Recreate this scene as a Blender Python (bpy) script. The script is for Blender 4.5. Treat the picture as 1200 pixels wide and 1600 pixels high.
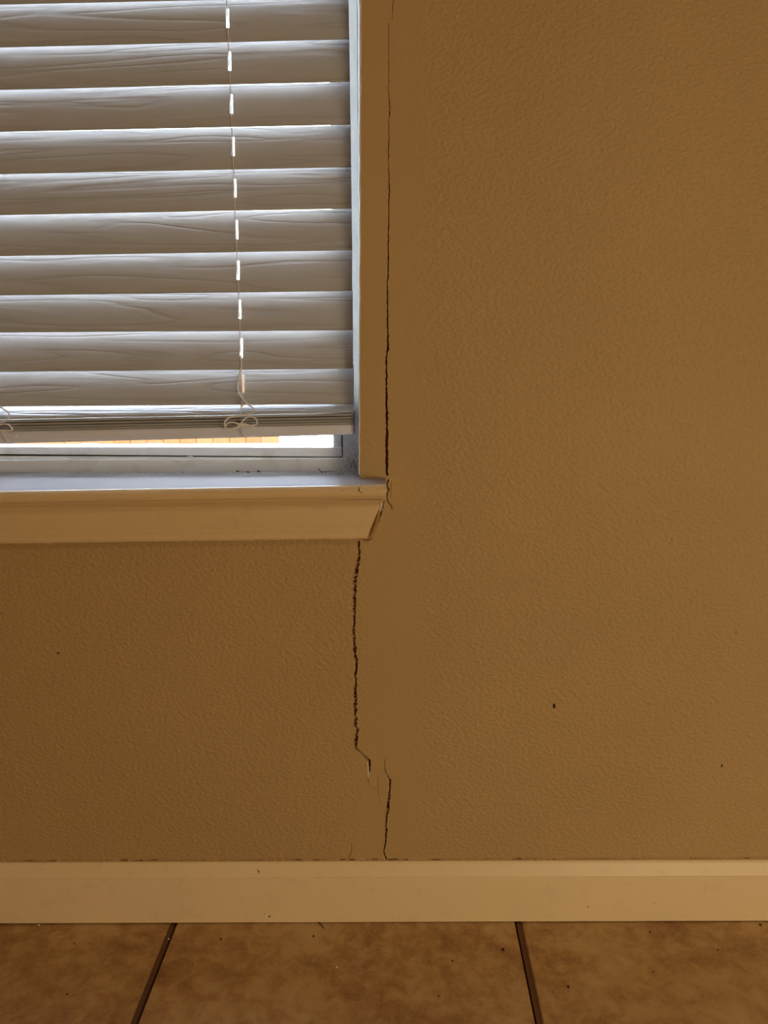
import bpy, bmesh, math, random
from math import sin, cos, tan, atan, pi, radians
from mathutils import Vector, Matrix, Euler
from mathutils.geometry import delaunay_2d_cdt

for o in list(bpy.data.objects): bpy.data.objects.remove(o)
scene = bpy.context.scene
COL = scene.collection
random.seed(7)

# ---------------------------------------------------------------- camera
F = 1200.0                      # focal length in pixels of the 1200x1600 frame
PITCH = radians(11.77)
ROLL = radians(-0.2)
CAM = Vector((0, -0.912, 0.751))
cam_d = bpy.data.cameras.new('camera')
cam_d.sensor_fit = 'VERTICAL'; cam_d.sensor_height = 36; cam_d.lens = 36 * F / 1600
cam_d.clip_start = 0.02; cam_d.clip_end = 300
cam = bpy.data.objects.new('camera', cam_d); COL.objects.link(cam)
CR = Matrix.Rotation(pi/2 - PITCH, 3, 'X') @ Matrix.Rotation(ROLL, 3, 'Z')
cam.matrix_world = Matrix.Translation(CAM) @ CR.to_4x4()
scene.camera = cam

# ---------------------------------------------------------------- world, sun, exposure
W = bpy.data.worlds.new('sky'); scene.world = W; W.use_nodes = True
wn = W.node_tree.nodes; wl = W.node_tree.links
sky = wn.new('ShaderNodeTexSky'); sky.sky_type = 'NISHITA'; sky.sun_disc = False
sky.sun_elevation = radians(48); sky.sun_rotation = radians(160); sky.dust_density = 3.0; sky.air_density = 1.0
wn['Background'].inputs['Strength'].default_value = 28.0
hz = wn.new('ShaderNodeMix'); hz.data_type = 'RGBA'; hz.inputs[0].default_value = .88; hz.inputs[7].default_value = (.45, .435, .445, 1)   # bright haze
wl.new(sky.outputs[0], hz.inputs[6]); wl.new(hz.outputs[2], wn['Background'].inputs['Color'])
sd = bpy.data.lights.new('sun', 'SUN'); sd.energy = 190; sd.angle = radians(0.6); sd.color = (1, .95, .86)
sun = bpy.data.objects.new('sun', sd); COL.objects.link(sun)
sun.rotation_euler = Euler((radians(42), 0, radians(-20)))   # from behind the house, high
sun.location = (0, -2, 9)
def area(name, loc, rot, size, sizey, energy, color):
    d = bpy.data.lights.new(name, 'AREA'); d.shape = 'RECTANGLE'; d.size = size; d.size_y = sizey
    d.energy = energy; d.color = color
    o = bpy.data.objects.new(name, d); COL.objects.link(o); o.location = loc; o.rotation_euler = rot
    return o
# warm room light: a diffuser panel on the ceiling and an added unseen low fill
area('ceiling_lamp', (1.1, -3.1, 2.40), (0, 0, 0), 0.7, 0.7, 18.5, (1, .81, .53))
area('low_fill', (1.15, -2.1, .42), (radians(90), 0, radians(18)), 0.5, 0.5, 15.3, (1, .81, .53))
vs = scene.view_settings
scene.display_settings.display_device = 'sRGB'
vs.view_transform = 'Standard'; vs.look = 'None'; vs.gamma = 1; vs.use_curve_mapping = False
vs.exposure = 0.0

# ---------------------------------------------------------------- helpers
def ray(px, py):
    d = CR @ Vector(((px - 600) / F, (800 - py) / F, -1))
    return d
def P(px, py, Y):
    d = ray(px, py); t = (Y - CAM.y) / d.y
    return CAM + d * t
def PZ(px, py, Z):
    d = ray(px, py); t = (Z - CAM.z) / d.z
    return CAM + d * t
def line(Y, yl, yr, xl=0, xr=550):
    a = P(xl, yl, Y); b = P(xr, yr, Y); m = (b.z - a.z) / (b.x - a.x)
    return lambda x: a.z + m * (x - a.x)

def finish(name, me, mat, parent=None, kind=None, smooth=False, bevel=0):
    o = bpy.data.objects.new(name, me); COL.objects.link(o)
    if mat is not None:
        for m in (mat if isinstance(mat, (list, tuple)) else [mat]): me.materials.append(m)
    if smooth:
        for p in me.polygons: p.use_smooth = True
    if parent is not None: o.parent = parent
    if kind: o['kind'] = kind
    if bevel:
        b = o.modifiers.new('bevel', 'BEVEL'); b.width = bevel; b.segments = 2; b.limit_method = 'ANGLE'
    return o
def mesh(name, verts, faces):
    me = bpy.data.meshes.new(name); me.from_pydata([tuple(v) for v in verts], [], faces); me.update()
    bm = bmesh.new(); bm.from_mesh(me); bmesh.ops.recalc_face_normals(bm, faces=bm.faces); bm.to_mesh(me); bm.free()
    return me
def box(name, lo, hi, mat, parent=None, kind=None, bevel=0):
    (x0, y0, z0), (x1, y1, z1) = lo, hi
    v = [(x0,y0,z0),(x1,y0,z0),(x1,y1,z0),(x0,y1,z0),(x0,y0,z1),(x1,y0,z1),(x1,y1,z1),(x0,y1,z1)]
    f = [(0,3,2,1),(4,5,6,7),(0,1,5,4),(1,2,6,5),(2,3,7,6),(3,0,4,7)]
    return finish(name, mesh(name, v, f), mat, parent, kind, bevel=bevel)
def boxes(name, lst, mat, parent=None, kind=None, bevel=0):
    V = []; Fc = []
    for (x0,y0,z0),(x1,y1,z1) in lst:
        n = len(V)
        V += [(x0,y0,z0),(x1,y0,z0),(x1,y1,z0),(x0,y1,z0),(x0,y0,z1),(x1,y0,z1),(x1,y1,z1),(x0,y1,z1)]
        Fc += [tuple(n+i for i in f) for f in [(0,3,2,1),(4,5,6,7),(0,1,5,4),(1,2,6,5),(2,3,7,6),(3,0,4,7)]]
    return finish(name, mesh(name, V, Fc), mat, parent, kind, bevel=bevel)
def loft(name, A, B, mat, parent=None, kind=None, smooth=False, nseg=1, bevel=0):
    """closed profile A (list of points) joined to profile B"""
    n = len(A); V = []; Fc = []
    for k in range(nseg + 1):
        t = k / nseg
        V += [Vector(a).lerp(Vector(b), t) for a, b in zip(A, B)]
    for k in range(nseg):
        for i in range(n):
            j = (i + 1) % n
            Fc.append((k*n+i, k*n+j, (k+1)*n+j, (k+1)*n+i))
    Fc.append(tuple(range(n))[::-1]); Fc.append(tuple(nseg*n+i for i in range(n)))
    o = finish(name, mesh(name, V, Fc), mat, parent, kind, bevel=bevel)
    if smooth:
        me = o.data
        for p in me.polygons: p.use_smooth = True
        try: me.set_sharp_from_angle(angle=radians(14))
        except Exception: pass
    return o
def catmull(pts, sub=6):
    out = []
    n = len(pts)
    for i in range(n - 1):
        p0 = pts[max(i-1,0)]; p1 = pts[i]; p2 = pts[i+1]; p3 = pts[min(i+2,n-1)]
        for s in range(sub):
            t = s / sub
            out.append(0.5*((2*p1)+(p2-p0)*t+(2*p0-5*p1+4*p2-p3)*t*t+(3*p1-p0-3*p2+p3)*t**3))
    out.append(pts[-1]); return out
def tube(name, pts, r, mat, parent=None, sides=8, kind=None):
    pts = [Vector(p) for p in pts]
    V = []; Fc = []; prev = None
    for i, p in enumerate(pts):
        d = (pts[min(i+1,len(pts)-1)] - pts[max(i-1,0)]).normalized()
        ref = prev if prev is not None else (Vector((0,1,0)) if abs(d.y) < .9 else Vector((1,0,0)))
        u = (ref - d * ref.dot(d)).normalized(); prev = u; w = d.cross(u)
        rr = r(i/(len(pts)-1)) if callable(r) else r
        for s in range(sides):
            a = 2*pi*s/sides
            V.append(p + u*cos(a)*rr + w*sin(a)*rr)
    for i in range(len(pts)-1):
        for s in range(sides):
            t = (s+1) % sides
            Fc.append((i*sides+s, i*sides+t, (i+1)*sides+t, (i+1)*sides+s))
    Fc.append(tuple(range(sides))); Fc.append(tuple((len(pts)-1)*sides+s for s in range(sides)))
    return finish(name, mesh(name, V, Fc), mat, parent, kind, smooth=True)
def tag(o, label, cat, group=None):
    o['label'] = label; o['category'] = cat
    if group: o['group'] = group
    return o
def empty(name, loc, label=None, cat=None, group=None):
    o = bpy.data.objects.new(name, None); COL.objects.link(o); o.location = loc; o.empty_display_size = .02
    if label: tag(o, label, cat, group)
    return o
def reparent(child, parent):
    child.parent = parent; child.matrix_parent_inverse = Matrix.Translation(parent.location).inverted()

# ---------------------------------------------------------------- materials
class N:
    def __init__(s, name):
        s.m = bpy.data.materials.new(name); s.m.use_nodes = True
        s.t = s.m.node_tree; s.b = s.t.nodes['Principled BSDF']
        s.tc = s.t.nodes.new('ShaderNodeTexCoord')
    def n(s, typ, **kw):
        x = s.t.nodes.new(typ)
        for k, v in kw.items():
            if hasattr(x, k): setattr(x, k, v)
            else: x.inputs[k.replace('_', ' ')].default_value = v
        return x
    def l(s, a, b): s.t.links.new(a, b)
    def mapping(s, scale, src='Object', rot=(0,0,0)):
        m = s.n('ShaderNodeMapping'); m.inputs['Scale'].default_value = scale; m.inputs['Rotation'].default_value = rot
        s.l(s.tc.outputs[src], m.inputs['Vector']); return m.outputs['Vector']
    def noise(s, vec, scale, detail=4, rough=.5, dist=0):
        x = s.n('ShaderNodeTexNoise'); x.inputs['Scale'].default_value = scale; x.inputs['Detail'].default_value = detail
        x.inputs['Roughness'].default_value = rough; x.inputs['Distortion'].default_value = dist
        s.l(vec, x.inputs['Vector']); return x.outputs['Fac']
    def ramp(s, fac, stops):
        r = s.n('ShaderNodeValToRGB'); e = r.color_ramp.elements
        while len(e) < len(stops): e.new(0.5)
        for el, (p, c) in zip(e, stops):
            el.position = p; el.color = (c[0], c[1], c[2], 1) if not isinstance(c, float) else (c, c, c, 1)
        s.l(fac, r.inputs['Fac']); return r.outputs['Color']
    def math(s, op, a, b=None, c=None):
        x = s.n('ShaderNodeMath', operation=op)
        for i, v in enumerate((a, b, c)):
            if v is None: continue
            if isinstance(v, (int, float)): x.inputs[i].default_value = v
            else: s.l(v, x.inputs[i])
        return x.outputs[0]
    def mix(s, fac, a, b, blend='MIX'):
        x = s.n('ShaderNodeMix', data_type='RGBA', blend_type=blend)
        for i, v in ((0, fac), (6, a), (7, b)):
            if isinstance(v, (int, float)): x.inputs[i].default_value = v
            elif isinstance(v, tuple): x.inputs[i].default_value = (*v, 1)
            else: s.l(v, x.inputs[i])
        return x.outputs[2]
    def bump(s, h, strength, dist, normal=None):
        x = s.n('ShaderNodeBump'); x.inputs['Strength'].default_value = strength; x.inputs['Distance'].default_value = dist
        s.l(h, x.inputs['Height'])
        if normal is not None: s.l(normal, x.inputs['Normal'])
        s.l(x.outputs[0], s.b.inputs['Normal']); return x.outputs[0]
    def base(s, c, rough=.5, spec=.5):
        if isinstance(c, tuple): s.b.inputs['Base Color'].default_value = (*c, 1)
        else: s.l(c, s.b.inputs['Base Color'])
        s.b.inputs['Roughness'].default_value = rough; s.b.inputs['Specular IOR Level'].default_value = spec
        return s.m

WALLC = (.45, .298, .128)
def mat_wall(name='tan_wall_paint', smooth_near_crack=True):
    s = N(name)
    v = s.mapping((1, 1, 1))
    vd = s.mapping((1.0, 1.0, 1.35), rot=(0, radians(35), 0))
    n1 = s.noise(vd, 190, 2, .45, .25)
    n2 = s.noise(v, 420, 2, .5)
    n3 = s.noise(v, 4.0, 3, .5)
    r1 = s.ramp(n1, [(.30, 0.0), (.72, 1.0)])
    h = s.math('ADD', r1, s.math('MULTIPLY', n2, .25))
    sep = s.n('ShaderNodeSeparateXYZ'); s.l(s.tc.outputs['Object'], sep.inputs[0])
    if smooth_near_crack:
        # patched plaster bands along the corner bead are smoother
        d = s.math('ABSOLUTE', s.math('SUBTRACT', s.math('ADD', sep.outputs['X'], s.math('MULTIPLY', s.math('SUBTRACT', n3, .5), .05)), .008))
        k = s.ramp(d, [(.022, 0.0), (.058, 1.0)])
        h = s.math('MULTIPLY', h, s.math('ADD', s.math('MULTIPLY', k, .8), .2))
    s.bump(h, .6, .0015)
    c = s.mix(s.ramp(n3, [(.35, 0.0), (.65, 1.0)]), tuple(x*.97 for x in WALLC), tuple(x*1.03 for x in WALLC))
    stain = s.noise(s.mapping((1, 1, 3)), 9, 4, .6)
    c = s.mix(s.math('MULTIPLY', s.ramp(stain, [(.62, 0.0), (.8, 1.0)]), .12), c, (.30, .22, .13))
    return s.base(c, .62, .35)
def mat_paint(name, col, rough=.4, grain=0, dirt=0.0, streak=(1, 30, 30), corner=None):
    s = N(name)
    v = s.mapping((1, 1, 1)); vs_ = s.mapping(streak)
    n = s.noise(vs_, 12, 4, .6); n2 = s.noise(v, 240, 2, .5)
    h = s.math('ADD', s.math('MULTIPLY', n, .7), s.math('MULTIPLY', n2, .25))
    s.bump(h, .18 + grain, .0006)
    dn = s.noise(v, 38, 5, .65)
    c = s.mix(s.math('MULTIPLY', s.ramp(dn, [(.56, 0.0), (.78, 1.0)]), .3*dirt + .04), col, tuple(x*f for x, f in zip(col, (.5, .42, .33))))
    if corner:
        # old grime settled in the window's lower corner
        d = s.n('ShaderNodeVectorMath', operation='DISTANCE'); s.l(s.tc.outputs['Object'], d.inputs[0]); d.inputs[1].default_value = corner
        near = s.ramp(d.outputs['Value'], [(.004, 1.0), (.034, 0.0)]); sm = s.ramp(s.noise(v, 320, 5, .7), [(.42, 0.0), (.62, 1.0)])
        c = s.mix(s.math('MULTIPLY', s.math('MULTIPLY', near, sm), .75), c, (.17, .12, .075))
    return s.base(c, rough, .4)
def mat_plain(name, col, rough=.6, spec=.3):
    s = N(name)
    n = s.noise(s.mapping((1,1,1)), 300, 2)
    s.bump(n, .2, .0004)
    c = s.mix(n, tuple(x*.85 for x in col), tuple(min(1, x*1.15) for x in col))
    return s.base(c, rough, spec)
def mat_sill():
    s = N('white_sill_paint')
    v = s.mapping((1, 1, 1))
    sep = s.n('ShaderNodeSeparateXYZ'); s.l(s.tc.outputs['Object'], sep.inputs[0])
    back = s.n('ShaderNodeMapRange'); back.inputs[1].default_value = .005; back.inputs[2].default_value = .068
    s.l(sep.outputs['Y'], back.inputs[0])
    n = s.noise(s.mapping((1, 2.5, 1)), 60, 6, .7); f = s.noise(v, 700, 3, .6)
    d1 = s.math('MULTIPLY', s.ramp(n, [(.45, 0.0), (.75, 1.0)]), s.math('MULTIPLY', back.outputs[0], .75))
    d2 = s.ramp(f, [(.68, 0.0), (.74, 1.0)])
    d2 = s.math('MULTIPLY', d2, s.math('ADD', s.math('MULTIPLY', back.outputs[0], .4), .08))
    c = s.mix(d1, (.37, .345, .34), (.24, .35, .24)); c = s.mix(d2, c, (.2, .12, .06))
    s.bump(s.math('ADD', n, s.math('MULTIPLY', f, .2)), .12, .0006)
    return s.base(c, .6, .2)
def mat_slat():
    s = N('embossed_slat_vinyl')
    oi = s.n('ShaderNodeObjectInfo')
    off = s.n('ShaderNodeCombineXYZ'); s.l(s.math('MULTIPLY', oi.outputs['Random'], 37.0), off.inputs[0]); s.l(s.math('MULTIPLY', oi.outputs['Random'], 91.0), off.inputs[2])
    mp = s.n('ShaderNodeMapping'); mp.inputs['Scale'].default_value = (2.6, 38, 1)
    s.l(s.tc.outputs['Object'], mp.inputs['Vector']); s.l(off.outputs[0], mp.inputs['Location'])
    n = s.noise(mp.outputs[0], 1.0, 1.8, .4, .7)
    pp = s.math('PINGPONG', s.math('MULTIPLY', n, 5.0), .5)
    lines = s.ramp(s.math('MULTIPLY', pp, 2.0), [(0.0, 0.0), (.35, .8), (1.0, 1.0)])
    mp2 = s.n('ShaderNodeMapping'); mp2.inputs['Scale'].default_value = (12, 500, 1)
    s.l(s.tc.outputs['Object'], mp2.inputs['Vector'])
    fine = s.noise(mp2.outputs[0], 1.0, 2, .5)
    h = s.math('ADD', lines, s.math('MULTIPLY', fine, .03))
    s.bump(h, .7, .0011)
    c = s.mix(lines, (.40, .405, .41), (.44, .445, .45))
    s.base(c, .46, .4)
    # the thin vinyl lets a little daylight through
    tr = s.n('ShaderNodeBsdfTranslucent'); tr.inputs['Color'].default_value = (.80, .76, .72, 1)
    ms = s.n('ShaderNodeMixShader'); ms.inputs[0].default_value = .06
    out = s.t.nodes['Material Output']
    s.l(s.b.outputs[0], ms.inputs[1]); s.l(tr.outputs[0], ms.inputs[2]); s.l(ms.outputs[0], out.inputs['Surface'])
    return s.m
def mat_tile():
    s = N('mottled_brown_ceramic')
    oi = s.n('ShaderNodeObjectInfo')
    off = s.n('ShaderNodeCombineXYZ'); s.l(s.math('MULTIPLY', oi.outputs['Random'], 23.0), off.inputs[0]); s.l(s.math('MULTIPLY', oi.outputs['Random'], 57.0), off.inputs[1])
    mp = s.n('ShaderNodeMapping'); s.l(s.tc.outputs['Object'], mp.inputs['Vector']); s.l(off.outputs[0], mp.inputs['Location'])
    v = mp.outputs[0]
    a = s.noise(v, 9, 6, .62, .6); b = s.noise(v, 38, 6, .7, .4); f = s.noise(v, 260, 3, .6); g = s.noise(v, 5, 3, .5, 1.0)
    m = s.math('ADD', s.math('MULTIPLY', a, .5), s.math('MULTIPLY', b, .5))
    c = s.ramp(m, [(.36, (.27, .125, .042)), (.46, (.43, .25, .088)), (.54, (.56, .37, .155)), (.64, (.66, .47, .23))])
    c = s.mix(s.math('MULTIPLY', s.ramp(f, [(.38, 0.0), (.62, 1.0)]), .32), c, (.50, .37, .24))
    # pale branching veins
    vein = s.math('ABSOLUTE', s.math('SUBTRACT', s.noise(v, 4.2, 5, .6, .9), .5))
    vm = s.math('MULTIPLY', s.ramp(vein, [(.0, 1.0), (.02, 0.0)]), s.ramp(g, [(.54, 0.0), (.66, .35)]))
    c = s.mix(vm, c, (.64, .50, .34))
    s.bump(s.math('ADD', b, s.math('MULTIPLY', f, .4)), .3, .0008)
    s.base(c, .42, .4)
    rr = s.ramp(b, [(.3, .34), (.7, .55)]); s.l(rr, s.b.inputs['Roughness'])
    return s.m
def mat_glass():
    s = N('window_glass')
    t = s.n('ShaderNodeBsdfTransparent'); g = s.n('ShaderNodeBsdfGlossy'); g.inputs['Roughness'].default_value = .02
    t.inputs['Color'].default_value = (.94, .96, .95, 1)
    fr = s.n('ShaderNodeFresnel'); fr.inputs['IOR'].default_value = 1.45
    ms = s.n('ShaderNodeMixShader'); s.l(fr.outputs[0], ms.inputs[0]); s.l(t.outputs[0], ms.inputs[1]); s.l(g.outputs[0], ms.inputs[2])
    s.l(ms.outputs[0], s.t.nodes['Material Output'].inputs['Surface']); return s.m
def mat_cedar():
    s = N('cedar_boards')
    oi = s.n('ShaderNodeObjectInfo')
    n = s.noise(s.mapping((30, 30, 2)), 2.0, 5, .6)
    c = s.ramp(n, [(.3, (.016, .0075, .0034)), (.7, (.025, .0135, .007))])
    c = s.mix(s.math('MULTIPLY', oi.outputs['Random'], .4), c, (.028, .0175, .010))
    s.bump(n, .3, .002)
    return s.base(c, .95, .0)

M_wall = mat_wall(); M_wall2 = mat_wall('tan_wall_paint_plain', False)
M_trim = mat_paint('cream_trim_paint', (.80, .62, .37), .42, .05, .6)
M_apron = mat_paint('cream_apron_warmlit_nose', (.68, .50, .27), .36, .12, .5)
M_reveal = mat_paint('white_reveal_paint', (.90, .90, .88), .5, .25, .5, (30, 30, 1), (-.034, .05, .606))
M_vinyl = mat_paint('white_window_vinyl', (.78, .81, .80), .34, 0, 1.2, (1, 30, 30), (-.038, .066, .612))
M_sill = mat_sill(); M_slat = mat_slat()
M_rail = mat_paint('blind_rail_vinyl', (.66, .69, .77), .38, -.1, 0.0)
M_tile = mat_tile(); M_glass = mat_glass(); M_cedar = mat_cedar()
M_cord = mat_plain('white_cord', (.74, .72, .68), .7)
M_grout = mat_plain('brown_grout', (.17, .085, .05), .9)
M_core = mat_plain('crack_core', (.30, .15, .065), .95, .1)
M_gyp = mat_plain('crack_edge_gypsum', (.52, .36, .19), .9, .1)
M_caulk = mat_plain('split_caulk', (.58, .40, .21), .7, .2)
M_bug = mat_plain('dead_insect', (.02, .012, .008), .5)
M_dirt = mat_plain('dirt_crumb', (.07, .035, .018), .9, .1)
M_seal = mat_plain('dark_gasket', (.03, .028, .025), .8)
M_ceil = mat_plain('white_ceiling_paint', (.78, .74, .68), .8)
M_conc = mat_plain('patio_concrete', (.66, .65, .64), .9, .1)
M_sub = mat_plain('mortar_bed', (.03, .016, .010), .95, .1)

# ---------------------------------------------------------------- the window wall, split by its cracks
RX0, RX1, RY0, RH = -2.0, 2.2, -3.7, 2.44
cornT = P(564.5, 0, 0); cornB = P(562, 745, 0)
def corner_x(z): return cornB.x + (cornT.x - cornB.x) * (z - cornB.z) / (cornT.z - cornB.z)
WZ0, WZ1, WXL = .560, 1.98, -.925
def crack_poly(path, jit=.5, step=5.0, seed=1):
    step *= .55
    """path: (px, py, width px) -> closed outline in wall coordinates"""
    r = random.Random(seed); L = []; R = []
    pts = []
    for (a, b) in zip(path, path[1:]):
        d = math.hypot(b[0]-a[0], b[1]-a[1]); n = max(1, int(d/step))
        for k in range(n):
            t = k/n; pts.append([a[i]+(b[i]-a[i])*t for i in range(3)])
    pts.append(list(path[-1]))
    for i, p in enumerate(pts):
        q0 = pts[max(0,i-1)]; q1 = pts[min(len(pts)-1,i+1)]
        dx, dy = q1[0]-q0[0], q1[1]-q0[1]; d = math.hypot(dx, dy) or 1
        nx, ny = -dy/d, dx/d
        cx = p[0] + (r.uniform(-jit, jit) if 0 < i < len(pts)-1 else 0)
        cy = p[1]
        wl_ = max(.2, p[2]*.5*r.uniform(.45, 1.35)); wr_ = max(.2, p[2]*.5*r.uniform(.45, 1.35))
        if i in (0, len(pts)-1): wl_ = wr_ = .12
        L.append((cx+nx*wl_, cy+ny*wl_)); R.append((cx-nx*wr_, cy-ny*wr_))
    out = L + R[::-1]
    return [(P(x, y, 0).x, P(x, y, 0).z) for x, y in out]
CR_UP = [(606.3,36,.6),(607.6,44,1),(607.8,60,.9),(607,80,.8),(607.6,110,.8),(607.2,140,.9),(608.5,160,1.3),(608.9,180,1.6),
         (607.3,186,.8),(607.6,215,1.2),(607.3,245,1.5),(606.8,252,.9),(608.2,285,1.7),(608.6,300,1.8),(607,316,1.6),(608,330,1.5),(607,350,1.7),
         (606.6,380,1.8),(606.9,400,2.0),(606.2,436,1.9),(605,440,1.3),(605.4,470,2.2),(605.6,500,2.3),(606,520,2.6),(606.3,545,3.2),
         (604.6,556,2.2),(604,562,3.6),(603.6,570,2.0),(604.2,590,2.8),(604,620,3.2),(604.2,650,3.8),(604.6,670,4.2),(604.3,700,4.4),(604.2,725,4.2),(604.6,744,4.6)]
CR_TOP = [(615,-60,.6),(614,0,.8),(613.6,20,.9),(612,32,.7)]
CR_MID = [(561,844,3.5),(560.5,856,3.2),(560.8,870,3.8),(559,882,5.0),(556.5,894,5.4),(554.8,906,5.6),(554.2,925,6.2),(553.8,940,5.2),
          (554,955,4.8),(553.2,975,4.6),(552.5,990,4.8),(553.2,1003,5.2),(554.5,1020,4.8),(556.8,1035,4.6),(556.6,1045,4.0),(555,1052,3.8),(556.6,1068,4.6),
          (555,1076,5.0),(555.2,1092,5.4),(554.8,1112,5.2),(555.6,1125,5.0),(555,1135,5.2),(559,1140,4.8),(558,1146,4.8),(556.6,1152,5.4),(555.6,1163,5.4),(555.8,1169,4.4),
          (560,1172,3.0),(566,1178,3.2),(572,1184,3.6),(577,1189,4.4),(577.4,1197,4.6),(577,1205,3.4),(575.6,1214,1.2),(575.3,1226,.7),(581,1230,.5),(587,1234,.6),(594,1239,.4)]
CR_LOW = [(602,1183,.7),(601.2,1196,.8),(602.4,1206,1.4),(606,1212,1.6),(609.6,1219,3.2),(609,1230,3.6),(608.3,1242,4.4),(606.8,1254,4.6),(605.4,1268,4.4),
          (603.8,1282,4.2),(603.2,1296,4.0),(603.2,1308,3.4),(602.4,1318,2.4),(599.8,1328,1.8),(600.4,1336,2.2),(603.5,1342,2.6),(607,1345.5,1.2)]
CR_HAIR = [(590.5,1212,.35),(590.8,1236,.45),(591.5,1245,.5),(596,1257,.35)]
CR_SM = [(549.6,1315,.4),(549.3,1330,.8),(546,1340,.9),(542.5,1344.5,.9)]
CR_END = [(606.5,748,3.2),(605.6,758,3.6),(606.2,768,3.4),(604.6,776,2.4),(607,786,1.4),(611,792,1.0),(613.5,797,.5)]
CR_APR = [(601.5,783.5,3.4),(597.5,790,4.8),(594.5,800,4.6),(591,809,3.4),(589.5,820,1.6),(587,827,2.4),(583.5,834,2.0),(580.5,839,1.0)]
cracks = [crack_poly(CR_UP, .55, 4, 1), crack_poly(CR_TOP, .7, 4, 2), crack_poly(CR_MID, .7, 4.5, 3), crack_poly(CR_LOW, .45, 5, 4),
          crack_poly(CR_HAIR, .3, 5, 5), crack_poly(CR_SM, .3, 5, 6), crack_poly(CR_END, .8, 4, 7), crack_poly(CR_APR, .6, 4, 8)]
opening = [(WXL, .578), (corner_x(WZ0), .588)] + [(corner_x(WZ0+(WZ1-WZ0)*k/90)+random.uniform(-.0004,.0004), WZ0+(WZ1-WZ0)*k/90) for k in range(3, 90)] + [(corner_x(WZ1), WZ1), (WXL, WZ1)]
def inside(pt, poly):
    x, y = pt; c = False; j = len(poly)-1
    for i in range(len(poly)):
        xi, yi = poly[i]; xj, yj = poly[j]
        if (yi > y) != (yj > y) and x < (xj-xi)*(y-yi)/(yj-yi)+xi: c = not c
        j = i
    return c
outer = [(RX0, 0), (RX1, 0), (RX1, RH), (RX0, RH)]
loops = [outer, opening] + cracks
pts2 = []; edges = []
for lp in loops:
    n0 = len(pts2); pts2 += [Vector(p) for p in lp]
    edges += [(n0+i, n0+(i+1) % len(lp)) for i in range(len(lp))]
vo, eo, fo, *_ = delaunay_2d_cdt(pts2, edges, [], 0, 1e-7)
holes = loops[1:]
hb = [(min(p[0] for p in h), max(p[0] for p in h), min(p[1] for p in h), max(p[1] for p in h)) for h in holes]
V = [(v.x, 0, v.y) for v in vo]; Fc = []
for f in fo:
    c = ((vo[f[0]].x+vo[f[1]].x+vo[f[2]].x)/3, (vo[f[0]].y+vo[f[1]].y+vo[f[2]].y)/3)
    if any(b[0] <= c[0] <= b[1] and b[2] <= c[1] <= b[3] and inside(c, h) for h, b in zip(holes, hb)): continue
    a, b, c2 = f[:3]
    cr_ = (vo[b].x-vo[a].x)*(vo[c2].y-vo[a].y)-(vo[b].y-vo[a].y)*(vo[c2].x-vo[a].x)
    Fc.append((a, b, c2) if cr_ > 0 else (a, c2, b))
midx = [0]*len(Fc)
CD = .009
for lp in cracks:
    n0 = len(V)
    V += [(x, 0, z) for x, z in lp] + [(x, CD, z) for x, z in lp]
    n = len(lp)
    for i in range(n):
        j = (i+1) % n
        Fc.append((n0+i, n0+j, n0+n+j, n0+n+i)); midx.append(1)
me = bpy.data.meshes.new('wall_back'); me.from_pydata(V, [], Fc); me.update()
wall = finish('wall_back', me, [M_wall, M_gyp], None, 'structure')
for p, m in zip(me.polygons, midx): p.material_index = m
# body of the wall behind the plaster skin
CX = cornB.x
boxes('wall_core', [((RX0,CD,-.05),(WXL-.01,.14,RH)), ((-.012,CD,-.05),(RX1,.14,RH)), ((WXL-.01,CD,-.05),(-.012,.14,.571)), ((WXL-.01,CD,WZ1+.012),(-.012,.14,RH)), ((WXL-.01,.0735,.56),(-.012,.139,.5985)), ((CX+.0006,.0004,.50),(-.0118,.10,.60))],
      M_core, wall)
# mesh tape threads that bridge the open crack
def threads():
    r = random.Random(11); V = []; Fc = []
    def thread(x0, z0, x1, z1, y, h):
        n = len(V); d = .0003
        for (x, z) in ((x0, z0), (x1, z1)):
            V.extend([(x, y-d, z-h), (x, y+d, z-h), (x, y+d, z+h), (x, y-d, z+h)])
        Fc.extend([(n,n+1,n+5,n+4),(n+1,n+2,n+6,n+5),(n+2,n+3,n+7,n+6),(n+3,n,n+4,n+7),(n,n+3,n+2,n+1),(n+4,n+5,n+6,n+7)])
    for path, dens in ((CR_MID[:28], (868, 1000, .95)), (CR_LOW[4:13], (0, 0, .55))):
        for a, b in zip(path, path[1:]):
            y = a[1]
            while y < b[1]:
                t = (y-a[1])/(b[1]-a[1]); px = a[0]+(b[0]-a[0])*t; w = a[2]+(b[2]-a[2])*t
                pr = .92 if dens[0] < y < dens[1] else .55
                if r.random() < pr:
                    p0 = P(px-w*.62, y+r.uniform(-1,1), .0012); p1 = P(px+w*r.uniform(-.1,.62), y+r.uniform(-1,1), .0012)
                    thread(p0.x, p0.z, p1.x, p1.z, .0016+r.uniform(0,.0015), r.uniform(.00015,.00045))
                y += r.uniform(1.8, 3.6)
    o = finish('tape_threads', mesh('tape_threads', V, Fc), M_thread, wall, 'stuff')
    return o
M_thread = mat_plain('tape_thread', (.50, .30, .15), .9, .1)
threads()
box('dirt_seam', (corner_x(.6)+.001, -.0012, P(580, 748, 0).z-.0004), (P(601, 748, 0).x, .0005, P(580, 748, 0).z+.0006), M_core, wall)
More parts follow.
